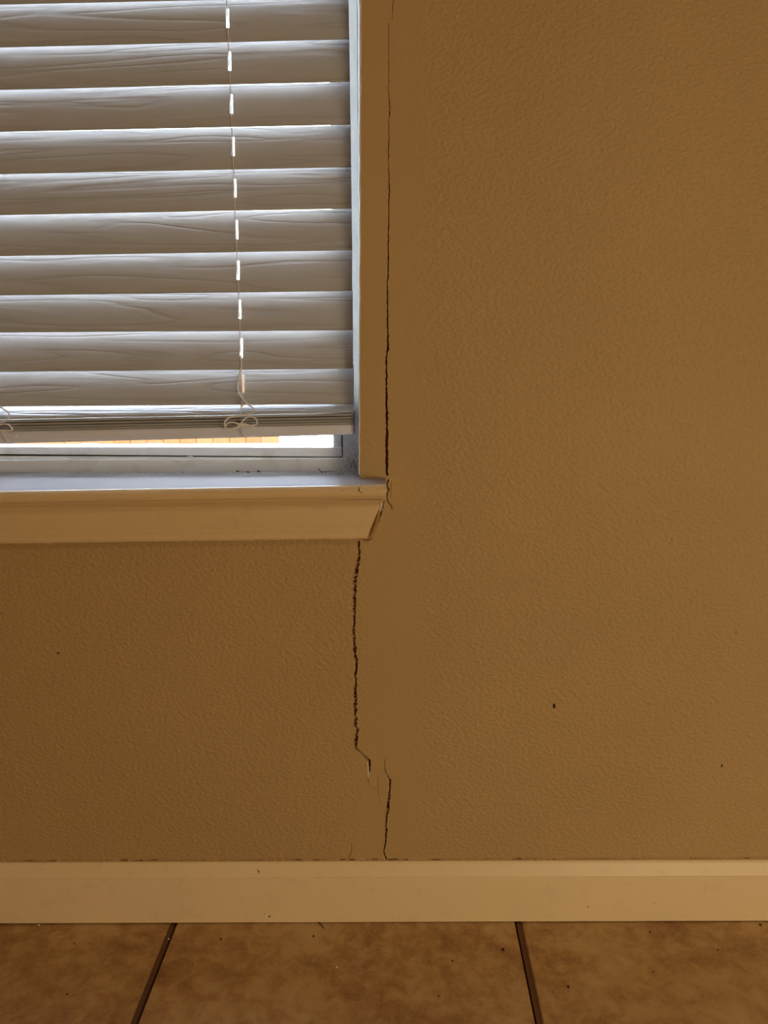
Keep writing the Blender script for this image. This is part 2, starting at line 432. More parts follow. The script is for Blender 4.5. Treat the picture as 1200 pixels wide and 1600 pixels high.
# lifted paint lips along the cracks
def lip(name, pts, w, y0, mat, parent):
    V = []; Fc = []
    for i, (x, y) in enumerate(pts):
        q = P(x, y, 0); u = P(x+w*(.6 if i in (0, len(pts)-1) else 1), y, 0)
        yy = y0*(.25 if i in (0, len(pts)-1) else 1)
        V += [(q.x, .0004, q.z), (q.x, -yy*.7, q.z), (u.x, -yy, u.z), (u.x, .0004, u.z)]
    for i in range(len(pts)-1):
        for k in range(4):
            a, b = i*4+k, i*4+(k+1) % 4
            Fc.append((a, b, b+4, a+4))
    Fc += [(0,1,2,3), tuple(len(V)-4+k for k in (3,2,1,0))]
    return finish(name, mesh(name, V, Fc), mat, parent)
M_chip = mat_plain('bare_plaster', (.86, .80, .66), .8, .2)
lip('plaster_chip', [(574.2,1190),(574.3,1198),(574.5,1208),(574.8,1215)], 2.0, .0016, M_chip, wall)
lip('paint_lip', [(607.4,1216),(608,1221),(607.2,1230),(606.2,1240)], -.9, .0008, M_trim, wall)
lip('paint_lip', [(605.2,1249),(603.8,1262),(602.2,1278),(601.4,1290)], -.8, .0006, M_gyp, wall)
lip('paint_lip', [(601.2,1296),(601,1312),(600,1320),(597.9,1328),(598.8,1336),(600.8,1341)], -.9, .0008, M_gyp, wall)
lip('paint_lip', [(557.5,862),(556,885),(552,900),(551,925)], -.9, .0006, M_wall, wall)
lip('paint_lip', [(563.5,848),(563.6,862),(562.8,876),(561,888)], 1.0, .0007, M_wall, wall)
# broken plaster ridges round the end of the sill and of the apron
lip('plaster_ridge', [(611,749),(612.5,756),(611,766),(611.5,773),(609,778)], 1.4, .0018, M_caulk, wall)
lip('plaster_ridge', [(598.5,796),(595,806),(591.5,815),(588,824),(584.5,832),(581,840)], 1.5, .003, M_caulk, wall)
lip('plaster_ridge', [(592.5,797),(588.6,809),(585.6,819),(582.0,829),(577.5,840)], 3.6, .0085, M_caulk, wall)
lip('caulk_bead', [(565,842.6),(571,843.4),(577,842.8),(582,840.5)], 1.0, .006, M_caulk, wall)
lip('paint_lip', [(608,783),(611.5,790),(614,797)], .9, .0009, M_core, wall)

box('wall_left', (RX0-.1, RY0, 0), (RX0, 0, RH), M_wall2, None, 'structure')
box('wall_right', (RX1, RY0, 0), (RX1+.1, 0, RH), M_wall2, None, 'structure')
box('wall_front', (RX0-.1, RY0-.1, 0), (RX1+.1, RY0, RH), M_wall2, None, 'structure')
box('ceiling', (RX0-.1, RY0-.1, RH), (RX1+.1, .14, RH+.1), M_ceil, None, 'structure')

# ---------------------------------------------------------------- floor: tiles, grout strips, mortar bed
floor = box('floor', (RX0-.1, RY0-.1, -.06), (RX1+.1, .14, -.0095), M_sub, None, 'structure')
a0 = PZ(277, 1442, 0); a1 = PZ(216, 1600, 0); b0 = PZ(804.5, 1442, 0); b1 = PZ(836, 1600, 0)
ang = (atan((a0.x-a1.x)/(a0.y-a1.y)) + atan((b0.x-b1.x)/(b0.y-b1.y)))/2     # turn of the grid
yw = a0.y + .006
TX0 = a0.x; TX1 = b0.x; TW = TX1 - TX0; GAP = .0095; PIT = TW + GAP
org = Vector(((a0.x+b0.x)/2, yw, 0))
def tile_mesh(w, d):
    bm = bmesh.new()
    bmesh.ops.create_cube(bm, size=1)
    for v in bm.verts: v.co = Vector((v.co.x*w, v.co.y*d, v.co.z*.009-.0045))
    es = [e for e in bm.edges if all(v.co.z > -.001 for v in e.verts)]
    bmesh.ops.bevel(bm, geom=es, offset=.0012, segments=2, affect='EDGES')
    me = bpy.data.meshes.new('tile'); bm.to_mesh(me); bm.free(); me.materials.append(M_tile)
    return me
tm = tile_mesh(TW, TW); RZ = Matrix.Rotation(-ang, 3, 'Z')
grid = [(i, j) for j in range(8) for i in range(-4, 5)]
for i, j in grid:
    c = org + RZ @ Vector((i*PIT, -(TW/2 - .012) - j*PIT, 0))
    if not (RX0-.15 < c.x < RX1+.15 and c.y > RY0-.1): continue
    o = bpy.data.objects.new('tile', tm); COL.objects.link(o); o.parent = floor
    o.location = c + Vector((0, 0, {(-1,0): -.0008, (1,0): -.0006}.get((i, j), 0))); o.rotation_euler = (0, 0, -ang)
for i in range(-4, 5):
    # the joint right of tile i; grout has shrunk away from the middle tile
    if i < 0: u0, u1 = i*PIT + TW/2 - .0005, i*PIT + TW/2 + GAP - .0030
    else: u0, u1 = i*PIT + TW/2 + .0026, i*PIT + TW/2 + GAP + .0005
    x0, y0 = (u0, .012); x1, y1 = (u1, -3.7)
    pts = [org + RZ @ Vector((x, y, 0)) for x, y in ((x0, 0), (x1, 0), (x1, y1), (x0, y1))]
    V = [(p.x, p.y, -.0096) for p in pts] + [(p.x, p.y, -.0022) for p in pts]
    finish('grout_strip', mesh('grout_strip', V, [(0,1,2,3),(4,5,6,7),(0,1,5,4),(1,2,6,5),(2,3,7,6),(3,0,4,7)]), M_grout, floor)
for j in range(0, 7):
    v0 = -(TW-.012) - j*PIT; v1 = v0 - GAP
    pts = [org + RZ @ Vector((x, y, 0)) for x, y in ((-2.1, v0), (2.3, v0), (2.3, v1), (-2.1, v1))]
    V = [(p.x, p.y, -.0096) for p in pts] + [(p.x, p.y, -.0024) for p in pts]
    finish('grout_strip', mesh('grout_strip', V, [(0,1,2,3),(4,5,6,7),(0,1,5,4),(1,2,6,5),(2,3,7,6),(3,0,4,7)]), M_grout, floor)

# ---------------------------------------------------------------- baseboard
zt_l = P(0, 1349.5, -.006).z; zt_r = P(1200, 1345, -.006).z
zt = (zt_l + zt_r)/2; zb = P(600, 1440.5, -.014).z
def prof_bb(x, zt):
    zs = P(600, 1371.5, -.0135).z
    return [(x, .0, zb), (x, -.0140, zb), (x, -.0140, zs-.0012), (x, -.0134, zs-.0004), (x, -.0124, zs+.0004), (x, -.0120, zs+.0014), (x, -.0098, zs+.006), (x, -.0068, zt-.0055), (x, -.0058, zt-.0020), (x, -.0040, zt), (x, .0, zt)]
bb = loft('baseboard_back', prof_bb(RX0, zt), prof_bb(RX1, zt), M_trim, None, 'structure', smooth=True)
# shrunken caulk bead between wall and baseboard, broken in places
def bead(name, pxs, mat, parent):
    r = random.Random(5); V = []; Fc = []
    for (xa, xb, g) in pxs:
        n = max(2, int((xb-xa)/4)); base = len(V)
        for k in range(n+1):
            px = xa + (xb-xa)*k/n; x = P(px, 1345, 0).x; h = r.uniform(.4, 1)*g
            V += [(x, .0002, zt-.0005), (x, -.0028*h-.0008, zt-.0005), (x, -.0012*h-.0003, zt+.0014*h), (x, .0002, zt+.0026*h)]
        for k in range(n):
            for q in range(4):
                a = base+k*4+q; b = base+k*4+(q+1) % 4; Fc.append((a, b, b+4, a+4))
        Fc += [(base, base+1, base+2, base+3), (base+n*4+3, base+n*4+2, base+n*4+1, base+n*4)]
    return finish(name, mesh(name, V, Fc), mat, parent)
bead('caulk_bead', [(-900, 90, .9), (96, 176, .7), (192, 330, .8), (345, 478, .9), (486, 520, .6), (530, 545, .5), (575, 598, .8), (618, 640, .5), (672, 790, .7), (800, 968, .9), (972, 2200, 1)], M_wall2, bb)
# dark separation between bead and baseboard
def dirtline():
    r = random.Random(9); V = []; Fc = []
    px = -20
    while px < 1220:
        ln = r.uniform(2, 14)
        if r.random() < (.4 if 540 < px < 660 else .12):
            x0 = P(px, 1345, 0).x; x1 = P(px+ln, 1345, 0).x; n = len(V); h = r.uniform(.0001, .0003); zc = zt + .0001 + r.uniform(0, .0012)
            V += [(x0, -.0015, zc), (x1, -.0015, zc+.0001), (x1, -.0022, zc+.00015), (x0, -.0022, zc+h), (x0, .0, zc), (x1, .0, zc), (x1, .0, zc+h), (x0, .0, zc+h*.6)]
            Fc += [tuple(n+i for i in f) for f in [(0,1,2,3),(4,7,6,5),(0,4,5,1),(3,2,6,7),(0,3,7,4),(1,5,6,2)]]
        px += ln*.6 + r.uniform(1, 9)
    return finish('dirt_line', mesh('dirt_line', V, Fc), M_core, bb, 'stuff')
dirtline()
def nib(px, py, Y, rx, rz, mat, name, parent=None, rot=0, yt=.5):
    """small irregular lump seated on a wall-like surface at depth Y (room side)"""
    bm = bmesh.new(); bmesh.ops.create_icosphere(bm, subdivisions=2, radius=1)
    r = random.Random(int(px*31+py))
    for v in bm.verts:
        v.co *= r.uniform(.82, 1.12); v.co = Vector((v.co.x*rx, v.co.y*min(rx, rz)*yt, v.co.z*rz))
    bmesh.ops.rotate(bm, verts=bm.verts, cent=(0,0,0), matrix=Matrix.Rotation(rot, 3, 'Y'))
    me = bpy.data.meshes.new(name); bm.to_mesh(me); bm.free()
    o = finish(name, me, mat, parent, smooth=True); o.location = P(px, py, Y); return o

# ---------------------------------------------------------------- window: reveal, frame, sash, glass, sill, apron
win = empty('window_1', (0, 0, 0)); win['kind'] = 'structure'
YF = .068
rb_B = P(557, 700, YF).x; rb_T = P(549.5, 0, YF).x; zB = P(557, 700, YF).z; zT = P(549.5, 0, YF).z
def back_x(z): return rb_B + (rb_T-rb_B)*(z-zB)/(zT-zB)
# right reveal (white, a little splayed, wavering paint edge)
V = []; Fc = []
n = 90; r = random.Random(3)
for k in range(n+1):
    z = WZ0 + (WZ1-WZ0)*k/n; cx = opening[k-1][0] if 3 <= k < n else corner_x(WZ1)
    w = r.uniform(-.0003, .0003)
    V += [(cx, -.0003, z), (cx - .0012, -.0003 + .0008, z), (cx + (back_x(z)-cx)*.28 + w, .046, z), (back_x(z), .14, z), (cx+.02, .14, z), (cx+.02, .008, z), (cx+.0004, .0008, z)]
for k in range(n):
    for q in range(7):
        a = k*7+q; b = k*7+(q+1) % 7; Fc.append((a, b, b+7, a+7))
Fc += [tuple(range(7)), tuple(n*7+q for q in range(7))[::-1]]
me = mesh('window_reveal', V, Fc)
finish('window_reveal', me, M_reveal, win)
boxes('window_reveal', [((WXL-.012, .0005, WZ0), (WXL, .14, WZ1)), ((WXL-.012, .0005, WZ1), (-.012, .14, WZ1+.012))], M_reveal, win)

XL = WXL
def lz(x, Y, yl, yr, xr=545): return line(Y, yl, yr, 0, xr)(x)
def hloft(name, prof, x0, x1, mat, parent, **kw):
    """prof: (Y, y at px 0, y at px 545) points, extruded from world x0 to x1"""
    A = [(x0, Y, lz(x0, Y, yl, yr)) for Y, yl, yr in prof]; B = [(x1, Y, lz(x1, Y, yl, yr)) for Y, yl, yr in prof]
    return loft(name, A, B, mat, parent, **kw)
xr_f = back_x(.6) + .004
# outer vinyl frame: bottom member, step, side member
frame = hloft('window_frame', [(YF, 742, 742), (YF, 719.5, 716), (YF+.003, 718.8, 715.2), (YF+.035, 716.5, 713.5), (YF+.065, 722, 720), (YF+.065, 745, 745)], XL, xr_f, M_vinyl, win, bevel=.0008)
hloft('frame_step', [(YF+.0045, 722, 720), (YF+.0045, 712.5, 715.4), (YF+.0065, 711.8, 714.8), (YF+.03, 711, 714), (YF+.03, 722, 720)], XL, P(530, 714, YF).x, M_vinyl, win)
def vmember(name, pxl_b, pxr_b, pxl_t, pxr_t, ya, yb, y0, y1, mat, parent, bevel=.0006):
    """upright between two image heights extended to the window's top"""
    b0, b1 = P(pxl_b, yb, y0), P(pxr_b, yb, y0); t0, t1 = P(pxl_t, ya, y0), P(pxr_t, ya, y0)
    def at(a, b, z): return a.x + (b.x-a.x)*(z-a.z)/(b.z-a.z)
    zt_ = WZ1 - .002; zb_ = b0.z
    A = [(at(b0,t0,zb_), y0, zb_), (at(b1,t1,zb_), y0, zb_), (at(b1,t1,zb_), y1, zb_), (at(b0,t0,zb_), y1, zb_)]
    B = [(at(b0,t0,zt_), y0, zt_), (at(b1,t1,zt_), y0, zt_), (at(b1,t1,zt_), y1, zt_), (at(b0,t0,zt_), y1, zt_)]
    return loft(name, A, B, mat, parent, bevel=bevel)
vmember('frame_jamb', 535.8, 562, 529, 558, 0, 717, YF+.004, YF+.06, M_vinyl, win)
box('frame_jamb', (XL, YF+.004, WZ0+.02), (XL+.03, YF+.06, WZ1-.002), M_vinyl, win, bevel=.0006)
box('frame_head', (XL, YF+.004, WZ1-.035), (-.02, YF+.06, WZ1), M_vinyl, win, bevel=.0006)
box('gasket', (P(531, 714, YF).x, YF+.012, lz(-.05, YF, 720, 716)), (P(538.5, 714, YF).x, YF+.03, WZ1-.03), M_seal, win)
hloft('gasket', [(YF+.010, 722, 718), (YF+.010, 708.2, 712.6), (YF+.03, 708, 712.4), (YF+.03, 722, 718)], XL, P(533, 714, YF).x, M_seal, win)
# sash
sash_r = P(534, 705, YF+.003).x
YS = YF + .0035
hloft('sash_rail', [(YS, 709.6, 713.8), (YS, 698.6, 699.6), (YS+.0015, 697.8, 698.6), (YS+.022, 695.2, 696.6), (YS+.024, 709, 713)], XL+.03, sash_r, M_vinyl, win, bevel=.0005)
vmember('sash_stile', 520.5, 533.6, 514, 526.5, 0, 699, YS+.0016, YS+.024, M_vinyl, win)
box('sash_stile', (XL+.03, YS, WZ0+.05), (XL+.055, YS+.024, WZ1-.035), M_vinyl, win)
box('sash_rail', (XL+.03, YS, 1.26), (sash_r, YS+.024, 1.29), M_vinyl, win)
zg = lz(-.3, YS+.02, 697, 697)
box('window_glass', (XL+.05, YS+.0125, zg-.01), (P(522, 690, YS).x, YS+.0155, WZ1-.03), M_glass, win)

# sill with half-round nose
def sill_prof(x, right=False):
    yb = lambda Y, l, r_: line(Y, l, r_, 0, 560)(x)
    zf = yb(-.036, 766.2, 757.0); zb_ = yb(.07, 738, 736)
    th = .0158
    pts = [(.072, zb_-.02), (.072, zb_), (-.030, zf+.0003), (-.0368, zf)]
    R = th/2
    for k in range(1, 9):
        a = pi/2 - pi*k/9
        pts.append((-.038 - R*cos(a)*1.05, zf - R + R*sin(a)))
    pts += [(-.038, zf-th), (-.034, zf-th-.0005), (-.0335, zf-th-.0022), (-.010, zf-th-.0022), (.0, zf-th-.002), (.0, zf-.026)]
    return [(x, Y, z) for Y, z in pts]
sx1 = P(602.5, 765, -.03).x
# body of the sill stops at the corner; the horn runs past it in front of the wall
top_prof = lambda x: sill_prof(x)[:4] + [(x, -.037, sill_prof(x)[3][2]-.006), (x, .0, sill_prof(x)[3][2]-.022)]
sill = loft('window_sill', top_prof(XL-.03), top_prof(corner_x(.6)-.0004), M_sill, None, 'structure', smooth=True)
reparent(sill, win)
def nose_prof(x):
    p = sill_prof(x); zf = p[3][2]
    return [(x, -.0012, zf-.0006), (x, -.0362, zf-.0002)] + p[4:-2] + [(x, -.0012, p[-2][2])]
xc = corner_x(.6)
horn = lambda x: [(x, -.0006, sill_prof(x)[3][2]-.004), (x, -.0006, sill_prof(x)[3][2]+.0014), (x, -.030, sill_prof(x)[2][2]), (x, -.0365, sill_prof(x)[3][2]), (x, -.038, sill_prof(x)[3][2]-.004)]
loft('sill_horn', horn(xc), horn(sx1), M_sill, win)
loft('sill_nose', nose_prof(XL-.03), nose_prof(sx1+.0008), M_apron, win, smooth=True)  # same paint as the sill; warm room light put into its cream colour
for px, py, rx, rz, ro in ((561.2, 765.5, .0006, .0026, .12), (564.2, 769.6, .0013, .0005, -.4), (562.2, 761.2, .0011, .0003, .1), (537, 767, .0002, .0013, -.2)):
    nib(px, py, -.0464, rx, rz, M_dirt, 'paint_chip', win, ro, .5)
# apron under the sill: a moulding whose face comes forward towards its foot
def apron_pts():
    return [(-.0005, 785, 781), (-.0200, 785, 781), (-.0202, 786.5, 782.5), (-.0185, 787.5, 783.3), (-.0122, 794.0, 789.3), (-.0116, 796, 791), (-.0120, 802, 797),
            (-.0134, 812, 806), (-.0154, 820, 814), (-.0160, 823, 816.5), (-.0162, 825, 818.5), (-.0178, 830, 823), (-.0184, 832, 825), (-.0186, 834, 827), (-.0204, 840, 833), (-.0206, 846, 838.5), (-.0195, 849, 841.2), (-.0005, 849.2, 841.4)]
ap = apron_pts(); A = []; B = []
for Y, yl, yr in ap:
    A.append((XL-.02, Y, line(Y, yl, yr, 0, 560)(XL-.02)))
    t = (yr-783)/(841-783); pxe = 597.0 + (573.0-597.0)*max(0, min(1, t)) if yr > 783 else 597.0
    xe = P(pxe, yr, -.016).x
    B.append((xe, Y, line(Y, yl, yr, 0, 560)(xe)))
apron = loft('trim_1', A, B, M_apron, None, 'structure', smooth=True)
bead2 = [(-.0210, 0)]
# caulk squeezed out under the apron
def drip():
    r = random.Random(21); V = []; Fc = []; N_ = 150; x0, x1 = P(-30, 849, 0).x, P(556, 842, 0).x
    for k in range(N_+1):
        x = x0+(x1-x0)*k/N_; z = line(-.019, 849, 841.2, 0, 560)(x); h = max(.1, r.gauss(.5, .35))
        V += [(x, -.0008, z+.0004), (x, -.0195, z+.0003), (x, -.0190, z-.0010*h), (x, -.0008, z-.0018*h)]
    for k in range(N_):
        for q in range(4):
            a = k*4+q; b = k*4+(q+1) % 4; Fc.append((a, b, b+4, a+4))
    return finish('caulk_bead', mesh('caulk_bead', V, Fc), M_caulk, apron)
drip()

# drips of old paint on the frame
for px, py, rx, rz in ((208, 722.5, .0042, .0019), (297, 713.5, .0045, .0012), (164, 720.5, .0012, .0009)):
    nib(px, py, YF+.0006, rx, rz, M_vinyl, 'paint_drip', win, .0, .5)
# ---------------------------------------------------------------- the blind
blind = empty('window_blind', P(548, 690, .03), 'white faux-wood horizontal blind with closed embossed slats hanging in the window', 'window blind')
def put(o):
    reparent(o, blind); return o
SW = .0500; XR = P(552.6, 640, .03).x
SL = XR - (-.905)
cords = [-.172, -.474, -.776]
def slat_mesh(slots=True):
    us = [0, .0006, .0025, .008, .0145, .0185, .0215, .025, .0285, .0335, .0385, .0425, .0475, .0494, .05]
    s0, s1 = 4, 10   # slot spans us[4]..us[10]
    xs = [-SL]
    for c in sorted(cords):
        lx = c - XR; xs += [lx-.0021, lx-.0016, lx+.0016, lx+.0021]
    xs += [-.001, 0]
    def crown(u): return .0018*(1-((u-.025)/.025)**2)
    def half(u):
        e = min(u, .05-u); return .0014*math.sqrt(min(1, (e+.00012)/.0016))
    nx = len(xs); nu = len(us); V = []; Fc = []
    for x in xs:
        for u in us: V.append((x, u, crown(u)+half(u)))
    for x in xs:
        for u in us: V.append((x, u, crown(u)-half(u)))
    off = nx*nu
    def hole(i, j): return slots and (1 <= i <= nx-3) and ((i-1) % 4 == 1) and s0 <= j < s1
    for i in range(nx-1):
        for j in range(nu-1):
            a, b, c, d = i*nu+j, (i+1)*nu+j, (i+1)*nu+j+1, i*nu+j+1
            if not hole(i, j):
                Fc.append((a, b, c, d)); Fc.append((off+a, off+d, off+c, off+b))
            else:
                for (di, dj, e0, e1) in ((-1,0,a,d),(1,0,b,c),(0,-1,a,b),(0,1,d,c)):
                    if not hole(i+di, j+dj): Fc.append((e0, e1, off+e1, off+e0))
    for i in range(nx-1):
        Fc.append((i*nu, off+i*nu, off+(i+1)*nu, (i+1)*nu)); Fc.append((i*nu+nu-1, (i+1)*nu+nu-1, off+(i+1)*nu+nu-1, off+i*nu+nu-1))
    for j in range(nu-1):
        for b_ in (0, (nx-1)*nu): Fc.append((b_+j, b_+j+1, off+b_+j+1, off+b_+j))
    me = mesh('slat', V, Fc); me.materials.append(M_slat)
    for p in me.polygons: p.use_smooth = True
    me.set_sharp_from_angle(angle=radians(50))
    return me
SM = slat_mesh()
rows = [(7,-5),(74,61.2),(140.3,128),(206.3,194.8),(272,261),(336,326),(400,391),(461.5,454.6),(519.5,516),(581,576),(635,631.4)]
YBC = .0425            # blind centre line
def put_slat(zl_pt, zr_pt, a, m=None):
    o = bpy.data.objects.new('slat', SM); COL.objects.link(o)
    slope = (zr_pt.z-zl_pt.z)/(zr_pt.x-zl_pt.x)
    z = zr_pt.z + slope*(XR-zr_pt.x)
    o.location = (XR + random.uniform(-.0004, .0004), zr_pt.y, z)
    o.rotation_euler = (a, -atan(slope), 0)
    put(o); return z, slope
TILT = radians(73.3)
zs = []
for i, (yl, yr) in enumerate(rows):
    a = TILT + radians([1.5,1.4,1.2,1.0,.8,.5,.2,-.3,-1.5,-3,-5][i])
    Yf = YBC - SW/2*cos(a)
    z, sl = put_slat(P(0, yl, Yf), P(548, yr, Yf), a); zs.append((z, sl))
pitch = (zs[1][0]-zs[6][0])/5
z, sl = zs[0]; k = 0
while z < WZ1 - .12:
    z += pitch; a = TILT + radians(1.8); Yf = YBC - SW/2*cos(a)
    put_slat(Vector((XR-.5, Yf, z-sl*.5)), Vector((XR, Yf, z)), a)
ztop = z
# stacked slats resting on the bottom rail
def stack_slat(yl, yr, a, Yf):
    put_slat(P(0, yl, Yf), P(548, yr, Yf), a)
Yst = YBC - .0245
stack_slat(654.4, 643.6, radians(16), Yst)
for (yl, yr) in ((659.2, 648.4), (664.0, 653.0), (668.6, 657.4), (672.4, 661.2)):
    stack_slat(yl, yr, radians(1.0), Yst)
# bottom rail
def rail_prof(x):
    Y0 = Yst - .0010; zt_ = line(Y0, 674.2, 662.8, 0, 548)(x); zb_ = line(Y0, 693.6, 679.6, 0, 548)(x)
    return [(x, Y0+.003, zb_), (x, Y0+.0008, zb_+.0010), (x, Y0, zb_+.003), (x, Y0, zt_-.0025), (x, Y0+.0008, zt_-.0008), (x, Y0+.003, zt_), (x, Y0+.048, zt_), (x, Y0+.05, zt_-.002), (x, Y0+.05, zb_+.002), (x, Y0+.048, zb_)]
put(loft('bottom_rail', rail_prof(XR-SL), rail_prof(XR), M_rail, None, smooth=True))
put(box('head_rail', (XR-SL, .004, ztop+.055), (XR, .060, WZ1-.004), M_rail))
# ladder strings, rungs, lift cord bows
def ladder_y(a=TILT): return YBC - SW/2*cos(a)
zst = P(378, 655, Yst).z
for c in cords:
    yf = ladder_y()-.0016
    zl = zs[-1][0] - zs[-1][1]*(XR-c)
    put(tube('ladder_string', [(c, yf, ztop+.06), (c, yf, zl+.01), (c-.0005, Yst-.001, zst+.006+.012*0)], .0006, M_cord))
    yb = YBC + SW/2*cos(TILT)+.0012
    put(tube('ladder_string', [(c, yb, ztop+.06), (c, yb, zst)], .0006, M_cord))
    V = []; Fc = []
    zz = [z_ - s_*(XR-c) for z_, s_ in zs]
    for z_ in zz:
        p0 = Vector((c+.0026, yf, z_-.0012)); p1 = Vector((c+.0026, yb, z_+SW*sin(TILT)-.0045)); n0 = len(V); d = .0003
        for p in (p0, p1): V += [p+Vector((-d,0,-d)), p+Vector((d,0,-d)), p+Vector((d,0,d)), p+Vector((-d,0,d))]
        Fc += [tuple(n0+i for i in f) for f in [(0,1,5,4),(1,2,6,5),(2,3,7,6),(3,0,4,7),(0,3,2,1),(4,5,6,7)]]
    put(finish('ladder_rungs', mesh('ladder_rungs', V, Fc), M_cord, None))
bow = [(376.4,555),(376.8,572),(374.6,582),(372,594),(371,603),(373,613),(378,622),(385,630),(392,634.5),(396.5,639),(397,643),(392,646.5),(380,649),(366,650.5),(356,654),(351,660),(352,667),(358,671),
       (366,669.5),(374,665),(379,658),(385,652.5),(392,651),(399,654),(402,659.5),(399,663.5),(391,665),(378,664),(366,660),(358,660),(352.6,664),(354,670),(361,671.5),(372,668),(382,665.5),(392,669),(400,673)]
def bow_cord(dx_world, flip=False, rowdy=0.0):
    pts = []
    for i, (x, y) in enumerate(bow):
        Y = ladder_y() - .003 if i < 6 else (.004 if i < 10 else (.0055 + (-.0012 if i % 7 < 4 else 0)))
        if i in (6, 7, 8): Y = .0085
        p = P(x, y, Y); p.x += dx_world; p.z += rowdy
        if flip: p.x = 2*(-.172+dx_world) - p.x
        pts.append(p)
    c = put(tube('lift_cord', catmull(pts, 6), .0009, M_cord))
    tail = [P(x, y, .006) for x, y in ((376,662.5),(379,668),(381,676),(384,684.5))]; tail2 = [P(x, y, .006) for x, y in ((374,661.5),(386,663),(394,667),(400.5,671.5))]
    for t in (tail, tail2):
        for p in t: p.x += dx_world; p.z += rowdy
        put(tube('cord_end', catmull(t, 4), .0008, M_cord))
bow_cord(0)
# bow of the middle cord at the frame's left edge
d2 = -.302
lb = [(-4,560),(-5,600),(-9,620),(-4,633),(4,638),(11,643),(14.6,649),(12,655),(4,659.5),(-8,661),(-22,663),(-28,670),(-20,676),(-8,671),(0,664),(8,662.4),(15,665),(19.4,671),(16,673),(6,672.5),(-6,673),(-20,678)]
put(tube('lift_cord', catmull([P(x, y, .0045 if i > 2 else ladder_y()-.003) for i, (x, y) in enumerate(lb)], 6), .0009, M_cord))
for t in (((-2,672),(8,675),(18,679),(26,681.5)), ((2,675),(6,680),(10,687),(14.5,694))):
    put(tube('cord_end', catmull([P(x, y, .0045) for x, y in t], 4), .0008, M_cord))
bow_cord(-.604, False, -.006)
kn = nib(378, 633.5, .0135, .0016, .0016, M_cord, 'cord_knot', None, 0, 1); put(kn)

# ---------------------------------------------------------------- outside: patio, cedar fence
box('ground', (-30, .14, -.30), (30, 40, -.02), M_conc, None, 'structure')
fx1 = P(436, 690, 5.7).x
fence = empty('cedar_fence', (fx1-3, 5.7, -.02), 'low sunlit orange cedar board fence seen through the gap under the blind', 'fence')
pm = None; x = fx1; k = 0
while x > fx1 - 6.6:
    if pm is None:
        po = box('picket', (-.14, 0, 0), (0, .018, .68), M_cedar, bevel=.002); pm = po.data
    else:
        po = bpy.data.objects.new('picket', pm); COL.objects.link(po)
        b = po.modifiers.new('bevel', 'BEVEL'); b.width = .002
    reparent(po, fence); po.location = (x, 5.7 + random.uniform(-.004, .004), -.016 + random.uniform(-.004, .004)); x -= .1425; k += 1
for z in (.12, .48): reparent(box('fence_rail', (fx1-6.6, 5.72, z), (fx1, 5.76, z+.09), M_cedar), fence)
for i in range(4): reparent(box('fence_post', (fx1-.12-i*2.1, 5.76, -.02), (fx1-.03-i*2.1, 5.85, .70), M_cedar), fence)

# pale stucco house, added across the yard to shape the low daylight
hs = empty('added_house', (0, 12, -.02), 'pale stucco house added behind the fence to shape the daylight, white through the gap', 'added building')
M_stucco = mat_plain('pale_stucco', (.74, .73, .72), .9, .1); M_roof = mat_plain('grey_shingle', (.12, .11, .10), .9, .1)
reparent(box('wall', (-9, 12, -.02), (9, 18, 3.1), M_stucco), hs)
reparent(loft('roof', [(-9.5, 11.5, 3.1), (-9.5, 18.5, 3.1), (-9.5, 15, 4.9)], [(9.5, 11.5, 3.1), (9.5, 18.5, 3.1), (9.5, 15, 4.9)], M_roof), hs)
for x in (-4.6, 1.4):
    wf_ = box('window', (x, 11.96, 1.0), (x+1.3, 12.02, 2.2), M_vinyl); reparent(wf_, hs)
    pn_ = box('pane', (x+.08, 11.955, 1.08), (x+1.22, 11.97, 2.12), M_seal); pn_.parent = wf_
reparent(box('door', (3.6, 11.95, -.02), (4.5, 12.02, 2.05), M_roof), hs)
# ---------------------------------------------------------------- small things: dead insects, hairs, crumbs
SILLZ = lambda px, Y: line(.07, 738, 736, 0, 560)(P(px, 738, .07).x)*(Y+.036)/.106 + line(-.036, 766.2, 757, 0, 560)(P(px, 760, -.036).x)*(1-(Y+.036)/.106)
def on_sill(px, py):
    Y = .03
    for _ in range(6):
        z = SILLZ(px, Y); p = PZ(px, py, z); Y = max(-.034, min(.066, p.y))
    return Vector((P(px, py, Y).x, Y, SILLZ(px, Y)))
def crumb(name, loc, rx, ry, rz, mat, rot=0, seed=0):
    bm = bmesh.new(); bmesh.ops.create_icosphere(bm, subdivisions=2, radius=1); r = random.Random(seed)
    for v in bm.verts:
        v.co *= r.uniform(.8, 1.15); v.co = Vector((v.co.x*rx, v.co.y*ry, v.co.z*rz))
    bmesh.ops.rotate(bm, verts=bm.verts, cent=(0,0,0), matrix=Matrix.Rotation(rot, 3, 'Z'))
    zmin = min(v.co.z for v in bm.verts)
    for v in bm.verts: v.co.z -= zmin
    me = bpy.data.meshes.new(name); bm.to_mesh(me); bm.free()
    o = finish(name, me, mat, None, smooth=True); o.location = loc; return o
